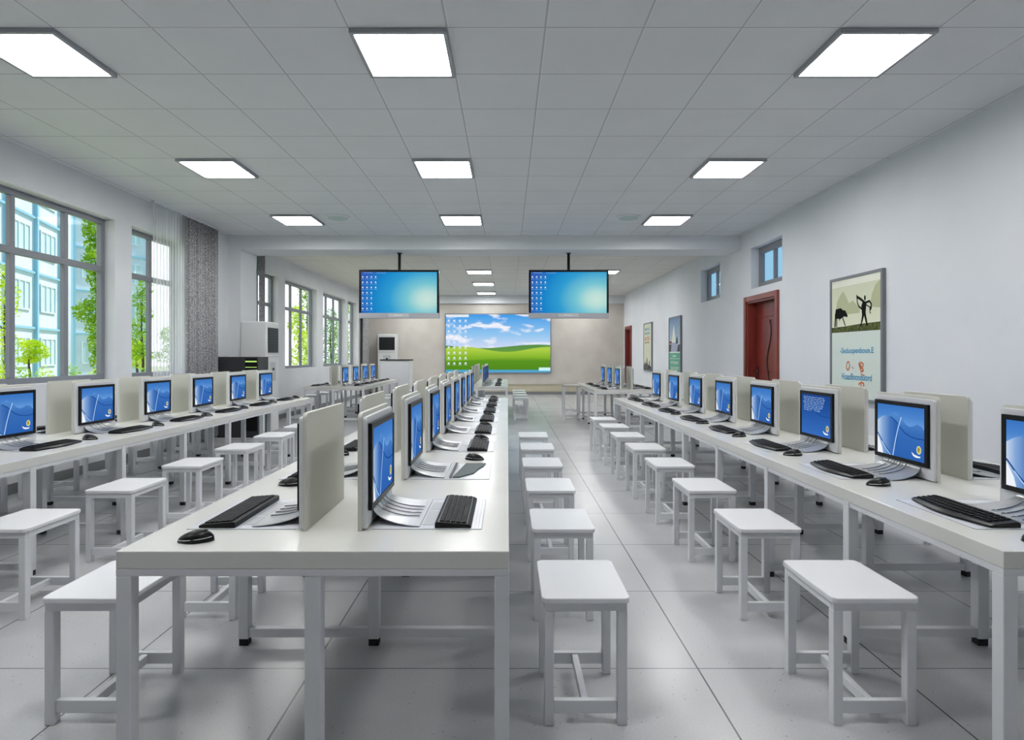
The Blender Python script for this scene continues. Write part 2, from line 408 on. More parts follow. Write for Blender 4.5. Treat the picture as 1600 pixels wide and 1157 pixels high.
# ------------------------------------------------------------------ flat pictures (screens and prints)
def art(name, parent, O, U, V, layers, mats, step=.0004):
    """layers: (outline in 0..1 picture space, material index). O lower corner, U and V edge vectors."""
    O, U, V = Vector(O), Vector(U), Vector(V); n = U.cross(V).normalized(); mb = MB()
    for i, (poly, mi) in enumerate(layers):
        pts = [O + U*p[0] + V*p[1] + n*step*i for p in poly]
        mb.face(pts, mi, [tuple(p) for p in poly])
    return mb.build(name, mats, parent)
def q(x0, y0, x1, y1): return [(x0,y0),(x1,y0),(x1,y1),(x0,y1)]
def strip(pts, w):
    out = []; 
    a = []; b = []
    for i, p in enumerate(pts):
        p0, p1 = Vector(pts[max(i-1,0)]), Vector(pts[min(i+1, len(pts)-1)]); t = (p1-p0).normalized(); nn = Vector((-t.y, t.x))*w/2
        a.append((p[0]-nn.x, p[1]-nn.y)); b.append((p[0]+nn.x, p[1]+nn.y))
    return a + b[::-1]
def strips(pts, w):
    return [strip(pts[i:i+2], w) for i in range(len(pts)-1)]
def ell(cx, cy, rx, ry, n=14, rot=0):
    return [(cx + rx*math.cos(t)*math.cos(rot) - ry*math.sin(t)*math.sin(rot), cy + rx*math.cos(t)*math.sin(rot) + ry*math.sin(t)*math.cos(rot)) for t in [2*PI*k/n for k in range(n)]]
def text_mesh(parent, name, body, O, U, V, size, m, width=None):
    cu = bpy.data.curves.new(name, 'FONT'); cu.body = body; cu.size = 1; cu.offset = .012; cu.align_x = 'CENTER'
    t = bpy.data.objects.new(name, cu); C.objects.link(t)
    dg = bpy.context.evaluated_depsgraph_get(); me = bpy.data.meshes.new_from_object(t.evaluated_get(dg))
    bpy.data.objects.remove(t)
    xs = [v.co.x for v in me.vertices]; w = max(xs)-min(xs)
    sx = (width/w) if width else size
    U, V, O = Vector(U).normalized(), Vector(V).normalized(), Vector(O)
    for v in me.vertices: v.co = O + U*v.co.x*sx + V*v.co.y*size
    me.materials.clear(); me.materials.append(m)
    o = bpy.data.objects.new(name, me); C.objects.link(o); o.parent = parent; return o

# --- desktop picture of the small monitors
scr_bg = grad('screen_sky', [(0, rgb(160,205,245)), (.55, rgb(112,166,226)), (.8, rgb(76,132,204)), (1, rgb(58,116,192))])
scr_m1 = grad('screen_ridge_back', [(0, rgb(46,98,176)), (.5, rgb(56,108,182)), (.85, rgb(84,140,206))])
scr_m2 = grad('screen_ridge_front', [(0, rgb(196,212,236)), (.12, rgb(130,166,214)), (.28, rgb(70,116,184)), (.45, rgb(40,92,170))], axis='X')
scr_dk = emis('screen_dark_curve', rgb(30,74,146)); scr_lt = emis('screen_light_curve', rgb(172,204,240))
scr_w = emis('screen_white', rgb(238,244,250)); scr_y = emis('screen_yellow', rgb(208,188,72)); scr_g = emis('screen_olive', rgb(150,140,40))
scr_deep = grad('screen_deep', [(0, rgb(56,110,190)), (.6, rgb(36,84,160)), (1, rgb(30,70,140))])
SM = [scr_bg, scr_m1, scr_m2, scr_dk, scr_lt, scr_w, scr_y, scr_g, scr_deep]
def desk_layers(kind=0):
    Ls = [(q(0,0,1,1), 0)]
    Ls.append(([(0,0),(1,0),(1,.58),(.93,.66),(.85,.69),(.78,.645),(.7,.62),(.62,.655),(.55,.73),(.47,.83),(.4,.87),(.33,.83),(.28,.72),(0,.6)], 1))
    Ls.append(([(0,0),(.36,0),(.45,.32),(.47,.55),(.42,.66),(.33,.75),(.2,.78),(.1,.74),(0,.66)], 2))
    for s in strips([(.3,.76),(.42,.68),(.5,.58),(.6,.49),(.72,.435),(.86,.42),(1,.43)], .022): Ls.append((s, 3))
    Ls.append(([(0,.36),(.0,0),(.13,0),(.1,.14)], 5))
    for s in strips([(0,.4),(.14,.2),(.3,.02)], .024): Ls.append((s, 3))
    for s in strips([(.1,.24),(.2,.1),(.3,.0)], .018): Ls.append((s, 4))
    for s in strips([(.53,.78),(.46,.55),(.4,.28),(.35,.0)], .02): Ls.append((s, 4))
    Ls.append((ell(.885,.215,.045,.078), 5)); Ls.append((ell(.885,.215,.037,.068), 6)); Ls.append((ell(.88,.225,.02,.045), 7))
    Ls.append(([(.74,.155),(.8,.115),(.87,.1),(.92,.1),(.9,.07),(.82,.065),(.77,.09)], 5))
    if kind == 1:
        Ls = [(q(0,0,1,1), 8)] + Ls[-4:]
        rnd = random.Random(3); 
        for r_ in range(9):
            x = .06 + rnd.random()*.05
            while x < .8 - .02*r_:
                w = .03 + rnd.random()*.09; Ls.append((q(x, .93-r_*.042, x+w, .93-r_*.042+.012), 4)); x += w + .025
        for s in strips([(.3,.62),(.5,.58),(.7,.5),(1,.5)], .02): Ls.append((s, 3))
    return Ls

def make_monitor(kind=0):
    r = empty('computer_monitor')
    MB().prism(rrect(-.23,.23,0,.405,.02,4,(0,0,1,1)), 0, -.008, .007).build('back_panel', M['housing'], r, bevel=.0015)
    MB().prism(rrect(-.224,.224,.006,.39,.014,4,(0,0,1,1)), 0, .007, .021).build('front_shell', M['shell'], r, bevel=.0015)
    b = MB(); y0, y1, z0, z1 = -.2, .2, .064, .366; t = .02
    b.box(.021,.031,y0,y1,z0,z1)
    b.box(.031,.035,y0,y1,z0,z0+t); b.box(.031,.035,y0,y1,z1-t,z1); b.box(.031,.035,y0,y0+t,z0+t,z1-t); b.box(.031,.035,y1-t,y1,z0+t,z1-t)
    bz = b.build('bezel', M['black'], r)
    d = art('display', r, (.0315, y0+t, z0+t), (0, y1-y0-2*t, 0), (0,0,z1-z0-2*t), desk_layers(kind), SM, step=.00003)
    # swept silver foot
    mb = MB(); n = 12; v = []; f = []
    for i in range(n+1):
        t = i/n; a = t*PI/2
        x = .022 + .175*(1-math.cos(a)); z = .056*(1-math.sin(a)) + .0068
        w = .13 + .06*t
        for sgn, dz in ((-1,0),(1,0),(1,-.003),(-1,-.003)): v.append((x, sgn*w, z+dz))
    for i in range(n):
        for k in range(4): f.append((i*4+k, i*4+(k+1)%4, (i+1)*4+(k+1)%4, (i+1)*4+k))
    f += [(0,1,2,3), (n*4+3,n*4+2,n*4+1,n*4)]
    mb.grid(v, f)
    ft = mb.build('stand_foot', M['silver'], r, smooth=False)
    for yy in (-.09, -.045, 0, .045):
        pts = []
        for i in range(9):
            a = i/8*PI/2; pts.append((.026 + .155*(1-math.cos(a)) , yy + .02*i/8, (.06*(1-math.sin(a)) + .0105)))
        MB().tube(pts, .0022, 6).build('wire', M['chrome'], ft, smooth=True)
    return r
def make_pad():
    r = empty('desk_pad')
    MB().prism(rrect(.035,.415,-.207,.207,.004,2), 2, 0, .0018).build('sheet', M['matw'], r)
    g = MB()
    for x0, x1, y0, y1 in ((.035,.415,-.2085,-.206), (.035,.415,.206,.2085), (.4135,.416,-.206,.206), (.402,.404,-.19,.19), (.39,.392,-.19,.19)): g.box(x0,x1,y0,y1,.0005,.0022)
    g.build('groove', M['tvgrey'], r)
    for x0, x1, y0, y1 in ((.205,.245,-.16,.03), (.205,.245,.05,.16)):
        MB().box(x0, x1, y0, y1, .0018, .0026).build('grey_field', M['greypad'], r)
    return r
def make_keyboard(curvy=False):
    r = empty('keyboard'); y0, y1 = -.2, .2
    if not curvy:
        prof = [(.252,0),(.378,0),(.378,.008),(.366,.013),(.262,.021),(.252,.018)]
        MB().prism(prof, 1, y0, y1).build('case', M['black'], r, bevel=.002)
        k = MB()
        for i in range(5):
            for j in range(18):
                x = .268 + i*.019; y = y0+.012 + j*.0212; z = .0205 - (x-.262)*.077
                if i == 4 and 4 <= j <= 9: 
                    if j > 4: continue
                    k.box(x, x+.016, y, y+.018+.0212*5, z-.004, z+.004); continue
                k.box(x, x+.016, y, y+.018, z-.004, z+.004)
        k.build('keys', M['key'], r)
    else:
        n = 24; v = []; f = []; ring = 6
        for j in range(n+1):
            t = j/n; y = y0 + (y1-y0)*t; s = math.sin(PI*t)
            xc = .315 - .018*math.cos(2*PI*t)*.6; w = .052 + .016*s**.5
            zt = .016 + .006*s
            for dx, z in ((-w,.001),(w,.001),(w,.008),(w*.8,zt*.75),(-w*.8,zt+.005),(-w,zt)): v.append((xc+dx, y, z))
        for j in range(n):
            for k_ in range(ring): f.append((j*ring+k_, j*ring+(k_+1)%ring, (j+1)*ring+(k_+1)%ring, (j+1)*ring+k_))
        f += [tuple(range(ring)), tuple(n*ring+k_ for k_ in range(ring-1,-1,-1))]
        mb = MB(); mb.grid(v, f); mb.build('case', M['black'], r)
        k = MB()
        for i in range(4):
            for j in range(17):
                t = (j+.9)/18.6; s = math.sin(PI*t); y = y0 + .4*t; xc = .315 - .018*math.cos(2*PI*t)*.6
                w = .052 + .016*s**.5; zt = .016+.006*s
                u = -.72 + i*.36; x = xc + u*w; z = zt+.005 - (u+.8)/1.6*(zt*.25+.005)
                k.box(x, x+.015, y-.009, y+.009, z-.004, z+.0025)
        k.build('keys', M['key'], r)
    return r
def make_mouse():
    r = empty('computer_mouse')
    mb = MB(); v = []; f = []; nu, nv = 20, 7
    for j in range(nv+1):
        ph = PI/2*j/nv
        for i in range(nu):
            a = 2*PI*i/nu; rr = math.cos(ph)
            x = .057*rr*math.cos(a); y = .031*rr*math.sin(a)*(1 - .12*math.cos(2*a))
            z = .002 + .034*math.sin(ph)*(1 - .25*math.cos(a)*rr)
            v.append((x, y, z))
    for j in range(nv):
        for i in range(nu): f.append((j*nu+i, j*nu+(i+1)%nu, (j+1)*nu+(i+1)%nu, (j+1)*nu+i))
    f.append(tuple(range(nu-1,-1,-1)))
    mb.grid(v, f); mb.build('shell', M['black'], r, smooth=True)
    pts = [(.054*math.cos(a), .0315*math.sin(a), .012 - .004*math.cos(a)) for a in [PI*.1 + i*PI*.8/10 for i in range(11)]]
    tr = MB(); tr.tube(pts, .0014, 6); tr.tube([(x,-y,z) for x,y,z in pts], .0014, 6); tr.build('silver_trim', M['silver'], r, smooth=True)
    MB().tube([(-.03,-.004,.03), (-.03,.004,.03)], .007, 12).build('scroll_wheel', M['blackm'], r)
    return r

def make_desk(xc, ya, yb, nf, pitch, name='computer_desk'):
    r = empty(name, (xc, ya, 0)); Ln = yb-ya; w = .605; T = .698; ts = .055
    MB().box(-w, w, 0, Ln, T-ts, T).build('desktop', M['desk_top'], r, bevel=.003)
    ap = MB()
    for x in (-w+.004, w-.034): ap.box(x, x+.03, .045, Ln-.045, T-ts-.022, T-ts)
    ap.build('side_rail', M['white_metal'], r)
    for j in range(nf):
        y = .0 + (Ln-.045)*j/(nf-1)
        MB().box(-w, w, y, y+.045, T-ts-.022, T-ts).build('top_rail', M['white_metal'], r, bevel=.002)
        MB().box(-w+.045, w-.045, y+.006, y+.039, .035, .075).build('foot_rail', M['white_metal'], r, bevel=.002)
        for x in (-w, -.025, w-.045):
            lw = .045 if x != -.025 else .05
            lg = MB().box(x, x+lw, y, y+.045, .03, T-ts-.022).build('leg', M['white_metal'], r, bevel=.003)
            MB().box(x+.003, x+lw-.003, y+.003, y+.042, 0, .03).build('rubber_foot', M['blackm'], lg)
    return r
def make_stool():
    r = empty('stool'); hx, hy, T = .155, .195, .452
    MB().prism(rrect(-hx, hx, -hy, hy, .025), 2, T-.02, T).build('seat', M['stool_seat'], r, bevel=.004)
    a = .145; b_ = .183; l = .034
    ap = MB()
    ap.box(-a, a, -b_, -b_+.02, T-.05, T-.02); ap.box(-a, a, b_-.02, b_, T-.05, T-.02)
    ap.box(-a, -a+.02, -b_+.02, b_-.02, T-.05, T-.02); ap.box(a-.02, a, -b_+.02, b_-.02, T-.05, T-.02)
    ap.build('apron', M['white_metal'], r, bevel=.002)
    for sx in (-1, 1):
        for sy in (-1, 1):
            x = sx*(a-l/2+.001); y = sy*(b_-l/2+.001)
            MB().box(x-l/2, x+l/2, y-l/2, y+l/2, 0, T-.05).build('leg', M['white_metal'], r, bevel=.003)
    st = MB(); st.box(-a+l, a-l, -b_+.006, -b_+.028, .04, .085); st.box(-a+l, a-l, b_-.028, b_-.006, .04, .085)
    st.box(-.012, .012, -b_+.028, b_-.028, .045, .08)
    st.build('stretcher', M['white_metal'], r, bevel=.002)
    return r

TT = .698
BLOCKS = {  # name: (centre x, first station centre y, number of stations, y start, y end)
    'window-side': (-3.405, 2.24, 8, 1.806, 8.42), 'middle': (-.6, 2.24, 8, 1.806, 8.42), 'door-side': (2.13, 2.24, 8, 1.806, 8.42),
    'rear window-side': (-3.405, 11.89, 4, 11.46, 15.0), 'rear middle': (-.6, 11.89, 4, 11.46, 15.0), 'rear door-side': (2.13, 10.75, 3, 10.32, 12.86)}
DL = {'window-side': 'long white desk nearest the windows with grey metal legs, before the beam',
      'middle': 'long white desk in the middle of the room, before the beam',
      'door-side': 'long white desk by the posters and door, before the beam',
      'rear window-side': 'white desk beside the lectern under the rear windows',
      'rear middle': 'white desk in the middle of the room below the wall screen',
      'rear door-side': 'white desk by the doors beyond the beam'}
DL['window-side'] = 'long white desk along the windows, before the beam'
for k, (xc, yc, n, ya, yb) in BLOCKS.items():
    d = make_desk(xc, ya, yb, n+1, .82); tag(d, DL[k], 'desk', 'computer desks')

proto = {'mon': make_monitor(), 'mon1': make_monitor(1), 'pad': make_pad(), 'kb': make_keyboard(), 'kbc': make_keyboard(True), 'mouse': make_mouse(), 'stool': make_stool()}
index_kids()
used = set()
PLACED = {}
def place(key, loc, rz, label, cat, group, tagk=None):
    if key in used: o = copy_tree(proto[key])
    else: o = proto[key]; used.add(key)
    o.location = loc; o.rotation_euler = (0,0,rz); tag(o, label, cat, group); PLACED[o.name] = tagk; return o

SKIP = {(b, s_, it, i) for (b, s_, it), ii in {
    ('door-side', 1, 'kb'): [2, 3, 4, 5, 6, 7],
    ('door-side', 1, 'mouse'): [1, 2, 3, 4, 5, 7],
    ('door-side', 1, 'pad'): [2, 3, 4, 5],
    ('door-side', 1, 'stool'): [3],
    ('middle', -1, 'kb'): [3, 4, 5, 6, 7],
    ('middle', -1, 'mouse'): [3, 4, 5, 6, 7],
    ('middle', -1, 'pad'): [3, 4, 5, 6, 7],
    ('middle', -1, 'stool'): [2],
    ('rear door-side', 1, 'kb'): [2],
    ('rear door-side', 1, 'mouse'): [1, 2],
    ('rear door-side', 1, 'pad'): [2],
    ('rear door-side', 1, 'stool'): [0, 1],
    ('rear middle', -1, 'kb'): [0, 1, 2, 3],
    ('rear middle', -1, 'mouse'): [0, 1, 2, 3],
    ('rear middle', -1, 'pad'): [0, 1, 2, 3],
    ('rear middle', -1, 'stool'): [0, 1, 2, 3],
    ('rear middle', 1, 'kb'): [2],
    ('rear middle', 1, 'pad'): [1],
    ('rear window-side', -1, 'kb'): [1, 2, 3],
    ('rear window-side', -1, 'mon'): [2],
    ('rear window-side', -1, 'mouse'): [3],
    ('rear window-side', -1, 'pad'): [1],
    ('rear window-side', 1, 'pad'): [1],
    ('rear window-side', 1, 'stool'): [2],
    ('window-side', -1, 'kb'): [5, 6, 7],
    ('window-side', -1, 'mouse'): [3, 4, 5, 6, 7],
    ('window-side', -1, 'pad'): [5, 6, 7],
    ('window-side', 1, 'mouse'): [1],
    ('window-side', 1, 'stool'): [7],
}.items() for i in ii}   # wholly hidden behind other things
for bn, (xc, y0, n, ya, yb) in BLOCKS.items():
    for side in (1, -1):
        face = 'the doors' if side == 1 else 'the windows'
        rz = 0 if side == 1 else PI
        xh = xc + side*.095
        aisle = (bn.endswith('window-side') and side == 1) or (bn.endswith('door-side') and side == -1) or bn.endswith('middle')
        curvy = not bn.endswith('middle')
        cnt = {'mon': 0, 'kb': 0, 'mouse': 0, 'pad': 0}
        back = (side == 1 and xc > 0) or (side == -1 and xc < 0)
        for i in range(n):
            yc = y0 + .82*i
            dsk = '%s desk' % bn
            def P(dx, dy): return (xh + side*dx, yc + side*dy)
            def vis(dx0, dx1, dy0, dy1, z):
                return inframe([(P(a, b_)[0], P(a, b_)[1], z) for a in (dx0, dx1) for b_ in (dy0, dy1)] + [(P((dx0+dx1)/2, 0)[0], yc, z)])
            if (bn, side, 'mon', i) not in SKIP and (vis(0, .05, -.23, .23, TT+.38) or vis(0, .05, -.23, .23, TT)):
                look = 'screen lit' if not back else 'plain back shown'
                key = 'mon1' if (bn, side, i) == ('door-side', -1, 2) else 'mon'
                lb = 'white slab monitor facing %s, %s from the near end of the %s' % (face, ORD[cnt['mon']], dsk)
                if key == 'mon1': lb = 'monitor with lines of text on dark blue, %s facing %s on the %s' % (ORD[cnt['mon']], face, dsk)
                place(key, (xh, yc - (.06 if bn == 'door-side' and side == -1 else 0), TT), rz, lb, 'monitor', 'computer monitors', (bn, side, 'mon', i)); cnt['mon'] += 1
            if (bn, side, 'pad', i) not in SKIP and vis(.03, .41, -.2, .2, TT):
                place('pad', (xh, yc, TT), rz, 'white inset desk pad, %s along the %s, side facing %s' % (ORD[cnt['pad']], dsk, face), 'desk pad', 'desk pads', (bn, side, 'pad', i)); cnt['pad'] += 1
            zk = TT + .0026
            if bn == 'middle' and side == 1 and i == 1:
                fl = empty('hinged_flap', (xh, yc, TT+.002))
                MB().prism([(.235,-.18),(.27,-.18),(.335,-.08),(.35,.02),(.375,.1),(.385,.19),(.275,.19)], 2, 0, .006).build('panel', M['flap'], fl, bevel=.002)
                MB().box(.22, .232, -.19, .19, 0, .008).build('hinge_strip', M['chrome'], fl)
                tag(fl, 'dark glossy green-grey flap on the second desk pad of the middle desk', 'flap')
            elif (bn, side, 'kb', i) not in SKIP and vis(.25, .38, -.2, .2, TT):
                nm = 'curved black' if curvy else 'straight black'
                place('kbc' if curvy else 'kb', (xh, yc, zk), rz, '%s keyboard facing %s, %s from the near end of the %s' % (nm, face, ORD[cnt['kb']], dsk), 'keyboard', 'keyboards', (bn, side, 'kb', i)); cnt['kb'] += 1
            if (bn, side, 'mouse', i) not in SKIP and not (bn == 'middle' and side == 1 and i == 0) and vis(.27, .37, .3, .36, TT):
                p = P(.315, .335)
                place('mouse', (p[0], p[1], TT+.0002), rz + random.uniform(-.2, .2), 'black mouse facing %s, %s from the near end of the %s' % (face, ORD[cnt['mouse']], dsk), 'mouse', 'computer mice', (bn, side, 'mouse', i)); cnt['mouse'] += 1

# stools
ROWS = [('middle', 1, .275, 8, 'in the aisle beside the middle desk'),
        ('middle', -1, -1.48, 8, 'under the window side of the middle desk'),
        ('door-side', -1, 1.29, 8, 'in the aisle along the door-side desk'),
        ('door-side', 1, 3.02, 8, 'between the door-side desk and the poster wall'),
        ('window-side', 1, -2.51, 8, 'in the aisle along the window-side desk'),
        ('window-side', -1, -4.3, 8, 'between the window-side desk and the windows')]
NST = {('middle',1): range(0,6), ('middle',-1): range(0,3), ('door-side',-1): range(0,8), ('door-side',1): range(0,8), ('window-side',1): range(0,8), ('window-side',-1): range(0,8)}
for bn, side, x, n, desc in ROWS:
    c = 0
    for i in NST[(bn, side)]:
        y = 2.245 + .818*i
        pts = [(x+a, y+b_, z) for a in (-.15,.15) for b_ in (-.19,.19) for z in (0,.45)]
        if not inframe(pts) or (bn, side, 'stool', i) in SKIP: continue
        place('stool', (x, y, 0), 0, 'white stool, %s from the camera %s' % (ORD[c], desc), 'stool', 'white backless stools', (bn, side, 'stool', i)); c += 1
RR = [('rear middle', 1, .275, 'on the door side of the rear middle desk'), ('rear window-side', 1, -2.51, 'along the rear window-side desk'),
      ('rear door-side', 1, 3.02, 'between the rear door-side desk and the wall'), ('rear middle', -1, -1.48, 'on the window side of the rear middle desk'),
      ('rear window-side', -1, -4.25, 'between the rear window-side desk and the windows')]
for bn, side, x, desc in RR:
    c = 0
    for i in range(3 if 'door' in bn else 4):
        if (bn, side, 'stool', i) in SKIP: continue
        place('stool', (x, (10.8 if 'door' in bn else 11.95) + .82*i, 0), 0, 'white stool, %s from the camera %s' % (ORD[c], desc), 'stool', 'white backless stools', (bn, side, 'stool', i)); c += 1
for k in proto:
    if k not in used: print('UNUSED', k)

# tall narrow stand by the rear door-side desk
r = empty('side_table', (1.29, 11.95, 0))
MB().box(-.17,.17,-.2,.2,.675,.705).build('tabletop', noisy(mat('grey_beige_top', rgb(190,186,178), .4), rgb(184,180,172), rgb(196,192,184), 4), r, bevel=.003)
for sx in (-1,1):
    for sy in (-1,1): MB().box(sx*.15-.015, sx*.15+.015, sy*.18-.015, sy*.18+.015, 0, .675).build('leg', M['white_metal'], r)
s_ = MB()
for z in (.04, .16): s_.box(-.135,.135,-.19,-.17,z,z+.025); s_.box(-.135,.135,.17,.19,z,z+.025)
s_.build('stretcher', M['white_metal'], r)
tag(r, 'tall narrow white stand at the aisle end of the rear door-side desk', 'table')

# ------------------------------------------------------------------ hanging televisions
def tv_mat():
    m = emis('tv_desktop', (1,1,1,1), 1.0); uv = N(m, 'ShaderNodeUVMap')
    sb = N(m, 'ShaderNodeVectorMath', operation='SUBTRACT'); L(m, uv.outputs[0], sb.inputs[0]); sb.inputs[1].default_value = (.87,.34,0)
    sc = N(m, 'ShaderNodeVectorMath', operation='MULTIPLY'); L(m, sb.outputs[0], sc.inputs[0]); sc.inputs[1].default_value = (1,.72,0)
    ln = N(m, 'ShaderNodeVectorMath', operation='LENGTH'); L(m, sc.outputs[0], ln.inputs[0])
    r = N(m, 'ShaderNodeValToRGB'); st = [(.0, rgb(200,226,216)), (.12, rgb(182,220,214)), (.27, rgb(118,196,210)), (.5, rgb(48,156,208)), (.72, rgb(24,130,200)), (.92, rgb(52,92,180))]
    while len(r.color_ramp.elements) < len(st): r.color_ramp.elements.new(.5)
    for e, (p, c) in zip(r.color_ramp.elements, st): e.position = p; e.color = c
    L(m, ln.outputs['Value'], r.inputs['Fac']); L(m, r.outputs['Color'], m.node_tree.nodes['Emission'].inputs['Color'])
    return m
tvm = tv_mat(); icon = emis('icon_white', rgb(226,238,246)); icon2 = emis('icon_text', rgb(140,184,228))
def make_tv(x, lb):
    r = empty('hanging_television', (x, 10.08, HC-.233)); Z = -(HC-.233); w = .685; z0, z1 = 1.94+Z, 2.77+Z
    MB().box(-.022,.022,.02,.064, 2.74+Z, 0).build('ceiling_pole', M['black'], r)
    MB().box(-.04,.04,.0,.084,-.008,0).build('mounting_plate', M['black'], r)
    b = MB(); t = .035
    b.box(-w, w, .0, .07, z0+.09, z1)
    b.box(-w, w, -.012, 0, z1-t, z1); b.box(-w, -w+t, -.012, 0, z0+.09, z1-t); b.box(w-t, w, -.012, 0, z0+.09, z1-t)
    b.build('housing', M['black'], r)
    bar = MB().box(-w-.003, w+.003, -.018, .07, z0, z0+.09).build('speaker_bar', M['tvgrey'], r, bevel=.004)
    MB().box(-.18, .17, -.021, -.018, z0+.022, z0+.078).build('badge_plate', M['acgrey'], bar)
    # pale illegible maker's mark
    k = MB()
    for i in range(7): k.box(-.09+.022*i, -.074+.022*i, -.0225, -.021, z0+.042, z0+.058+.004*(i % 3))
    k.build('badge_mark', M['shell'], bar)
    Ls = [(q(0,0,1,1), 0)]
    for j in range(7):
        for i in range(4 if j < 3 else 3):
            cx = .02+.057*i; cy = .88 - .128*j
            Ls.append((ell(cx, cy, .0095, .019, 7), 1)); Ls.append((q(cx-.017, cy-.05, cx+.019, cy-.041), 2))
    Ls.append((q(.03,.975,.15,.985), 2)); Ls.append((q(.2,.972,.33,.98), 2))
    art('display', r, (-w+t, -.003, z0+.09), (2*w-2*t, 0, 0), (0,0,z1-t-z0-.09), Ls, [tvm, icon, icon2], step=.00003)
    tag(r, lb, 'television', 'televisions hung from the beam')
make_tv(-1.86, 'hanging television on black pole, the one nearer the windows')
make_tv(1.05, 'hanging television on black pole, the one nearer the doors')

# ------------------------------------------------------------------ large wall screen
def sky_mat():
    m = emis('wall_screen_sky', (1,1,1,1), 1.0); uv = N(m, 'ShaderNodeUVMap'); sp = N(m, 'ShaderNodeSeparateXYZ'); L(m, uv.outputs[0], sp.inputs[0])
    r = N(m, 'ShaderNodeValToRGB'); st = [(.42, rgb(206,218,244)), (.65, rgb(146,198,240)), (1, rgb(64,156,232))]
    r.color_ramp.elements.new(.5)
    for e, (p, c) in zip(r.color_ramp.elements, st): e.position = p; e.color = c
    L(m, sp.outputs['Y'], r.inputs['Fac'])
    mp = N(m, 'ShaderNodeMapping'); mp.inputs['Scale'].default_value = (3.0,4.6,1); mp.inputs['Location'].default_value = (1.3,.4,0); mp.inputs['Rotation'].default_value = (0,0,-.25)
    L(m, uv.outputs[0], mp.inputs[0]); n = N(m, 'ShaderNodeTexNoise'); n.inputs['Scale'].default_value = 1.5; n.inputs['Detail'].default_value = 7; n.inputs['Distortion'].default_value = .4
    L(m, mp.outputs[0], n.inputs['Vector'])
    rr = N(m, 'ShaderNodeValToRGB'); rr.color_ramp.elements[0].position = .52; rr.color_ramp.elements[1].position = .64; L(m, n.outputs['Fac'], rr.inputs['Fac'])
    c = mixc(m, rr.outputs['Color'], r.outputs['Color'], rgb(244,244,252)); L(m, c, m.node_tree.nodes['Emission'].inputs['Color']); return m
g1 = grad('meadow_light', [(0, rgb(96,150,30)), (.25, rgb(128,178,44)), (.4, rgb(176,208,72)), (.52, rgb(140,182,70))])
g2 = grad('meadow_shade', [(0, rgb(78,134,26)), (.2, rgb(92,148,36)), (.3, rgb(150,190,56))])
g3 = grad('far_ridge', [(.3, rgb(110,160,60)), (.5, rgb(84,140,80))])
r = empty('wall_screen', (-.315, YB, 0)); w = 1.77; z0, z1 = .71, 2.7
b = MB(); b.box(-w, w, -.05, 0, z0, z1); t = .03
b.box(-w, w, -.06, -.05, z0, z0+t); b.box(-w, w, -.06, -.05, z1-t, z1); b.box(-w, -w+t, -.06, -.05, z0+t, z1-t); b.box(w-t, w, -.06, -.05, z0+t, z1-t)
b.build('frame', M['poster_frame'], r)
Ls = [(q(0,0,1,1), 0)]
def curve(f, n=24): return [(i/n, f(i/n)) for i in range(n+1)]
Ls.append(([(1,0),(0,0)] + curve(lambda x: .45 + .03*math.sin(6*x+2.6)), 3))
Ls.append(([(1,0),(0,0)] + curve(lambda x: .40 + .045*math.cos(7.5*x-1.2)), 1))
Ls.append(([(1,0),(0,0)] + curve(lambda x: .22 + .03*math.sin(4*x-1.2)), 2))
Ls.append((q(0,0,1,.045), 4)); Ls.append((q(.89,.03,1,.085), 5))
Ls.append((q(.01,.955,.22,1), 6))
for j in range(10):
    for i in range(4):
        cy = .895 - .092*j; cx = .028+.054*i
        if cy < .08: continue
        Ls.append((q(cx-.009, cy-.014, cx+.009, cy+.014), 6)); Ls.append((q(cx-.015, cy-.03, cx+.015, cy-.024), 6))
art('display', r, (-w+t, -.052, z0+t), (2*w-2*t,0,0), (0,0,z1-z0-2*t), Ls, [sky_mat(), g1, g2, g3, emis('task_bar', rgb(84,164,206)), emis('pale_button', rgb(206,244,246)), emis('icon_pale', rgb(228,236,244))], step=.00003)
tag(r, 'wide wall screen showing a green meadow under a blue sky', 'screen')

# ------------------------------------------------------------------ posters
def P_(c): return mat('print_%d_%d_%d' % c, rgb(*c), .8, spec=.15)
def poster(ya, yb, za, zb, lb, layers, mats, texts):
    r = empty('wall_poster', (XR, (ya+yb)/2, za)); w = (yb-ya)/2; h = zb-za; t = .03
    b = MB(); b.box(-.03,0,-w,w,0,h); b.box(-.042,-.03,-w,w,0,t); b.box(-.042,-.03,-w,w,h-t,h); b.box(-.042,-.03,-w,-w+t,t,h-t); b.box(-.042,-.03,w-t,w,t,h-t)
    b.build('frame', M['poster_frame'], r, bevel=.002)
    # viewer inside the room looks along +X: picture's own horizontal axis runs toward -Y
    art('print', r, (-.031, w-t, t), (0,-(2*w-2*t),0), (0,0,h-2*t), layers, mats, step=.0001)
    for nm, body, cx, cy, size, m, wd in texts:
        text_mesh(r, nm, body, (-.0345, w-t-(2*w-2*t)*cx, t+(h-2*t)*cy), (0,-1,0), (0,0,1), size, m, wd)
    tag(r, lb, 'poster', 'framed posters on the door-side wall')
cream = grad('poster_cream', [(.45, rgb(236,240,216)), (.7, rgb(220,224,198)), (1, rgb(206,210,184))], emission=False)
pale = P_((216,226,218)); blk = P_((8,8,8)); grs = noisy(P_((78,88,48)), rgb(54,64,34), rgb(104,112,66), 30); arch = P_((184,188,152)); blue = P_((84,162,200)); org = P_((204,112,62)); lt = P_((232,234,218))
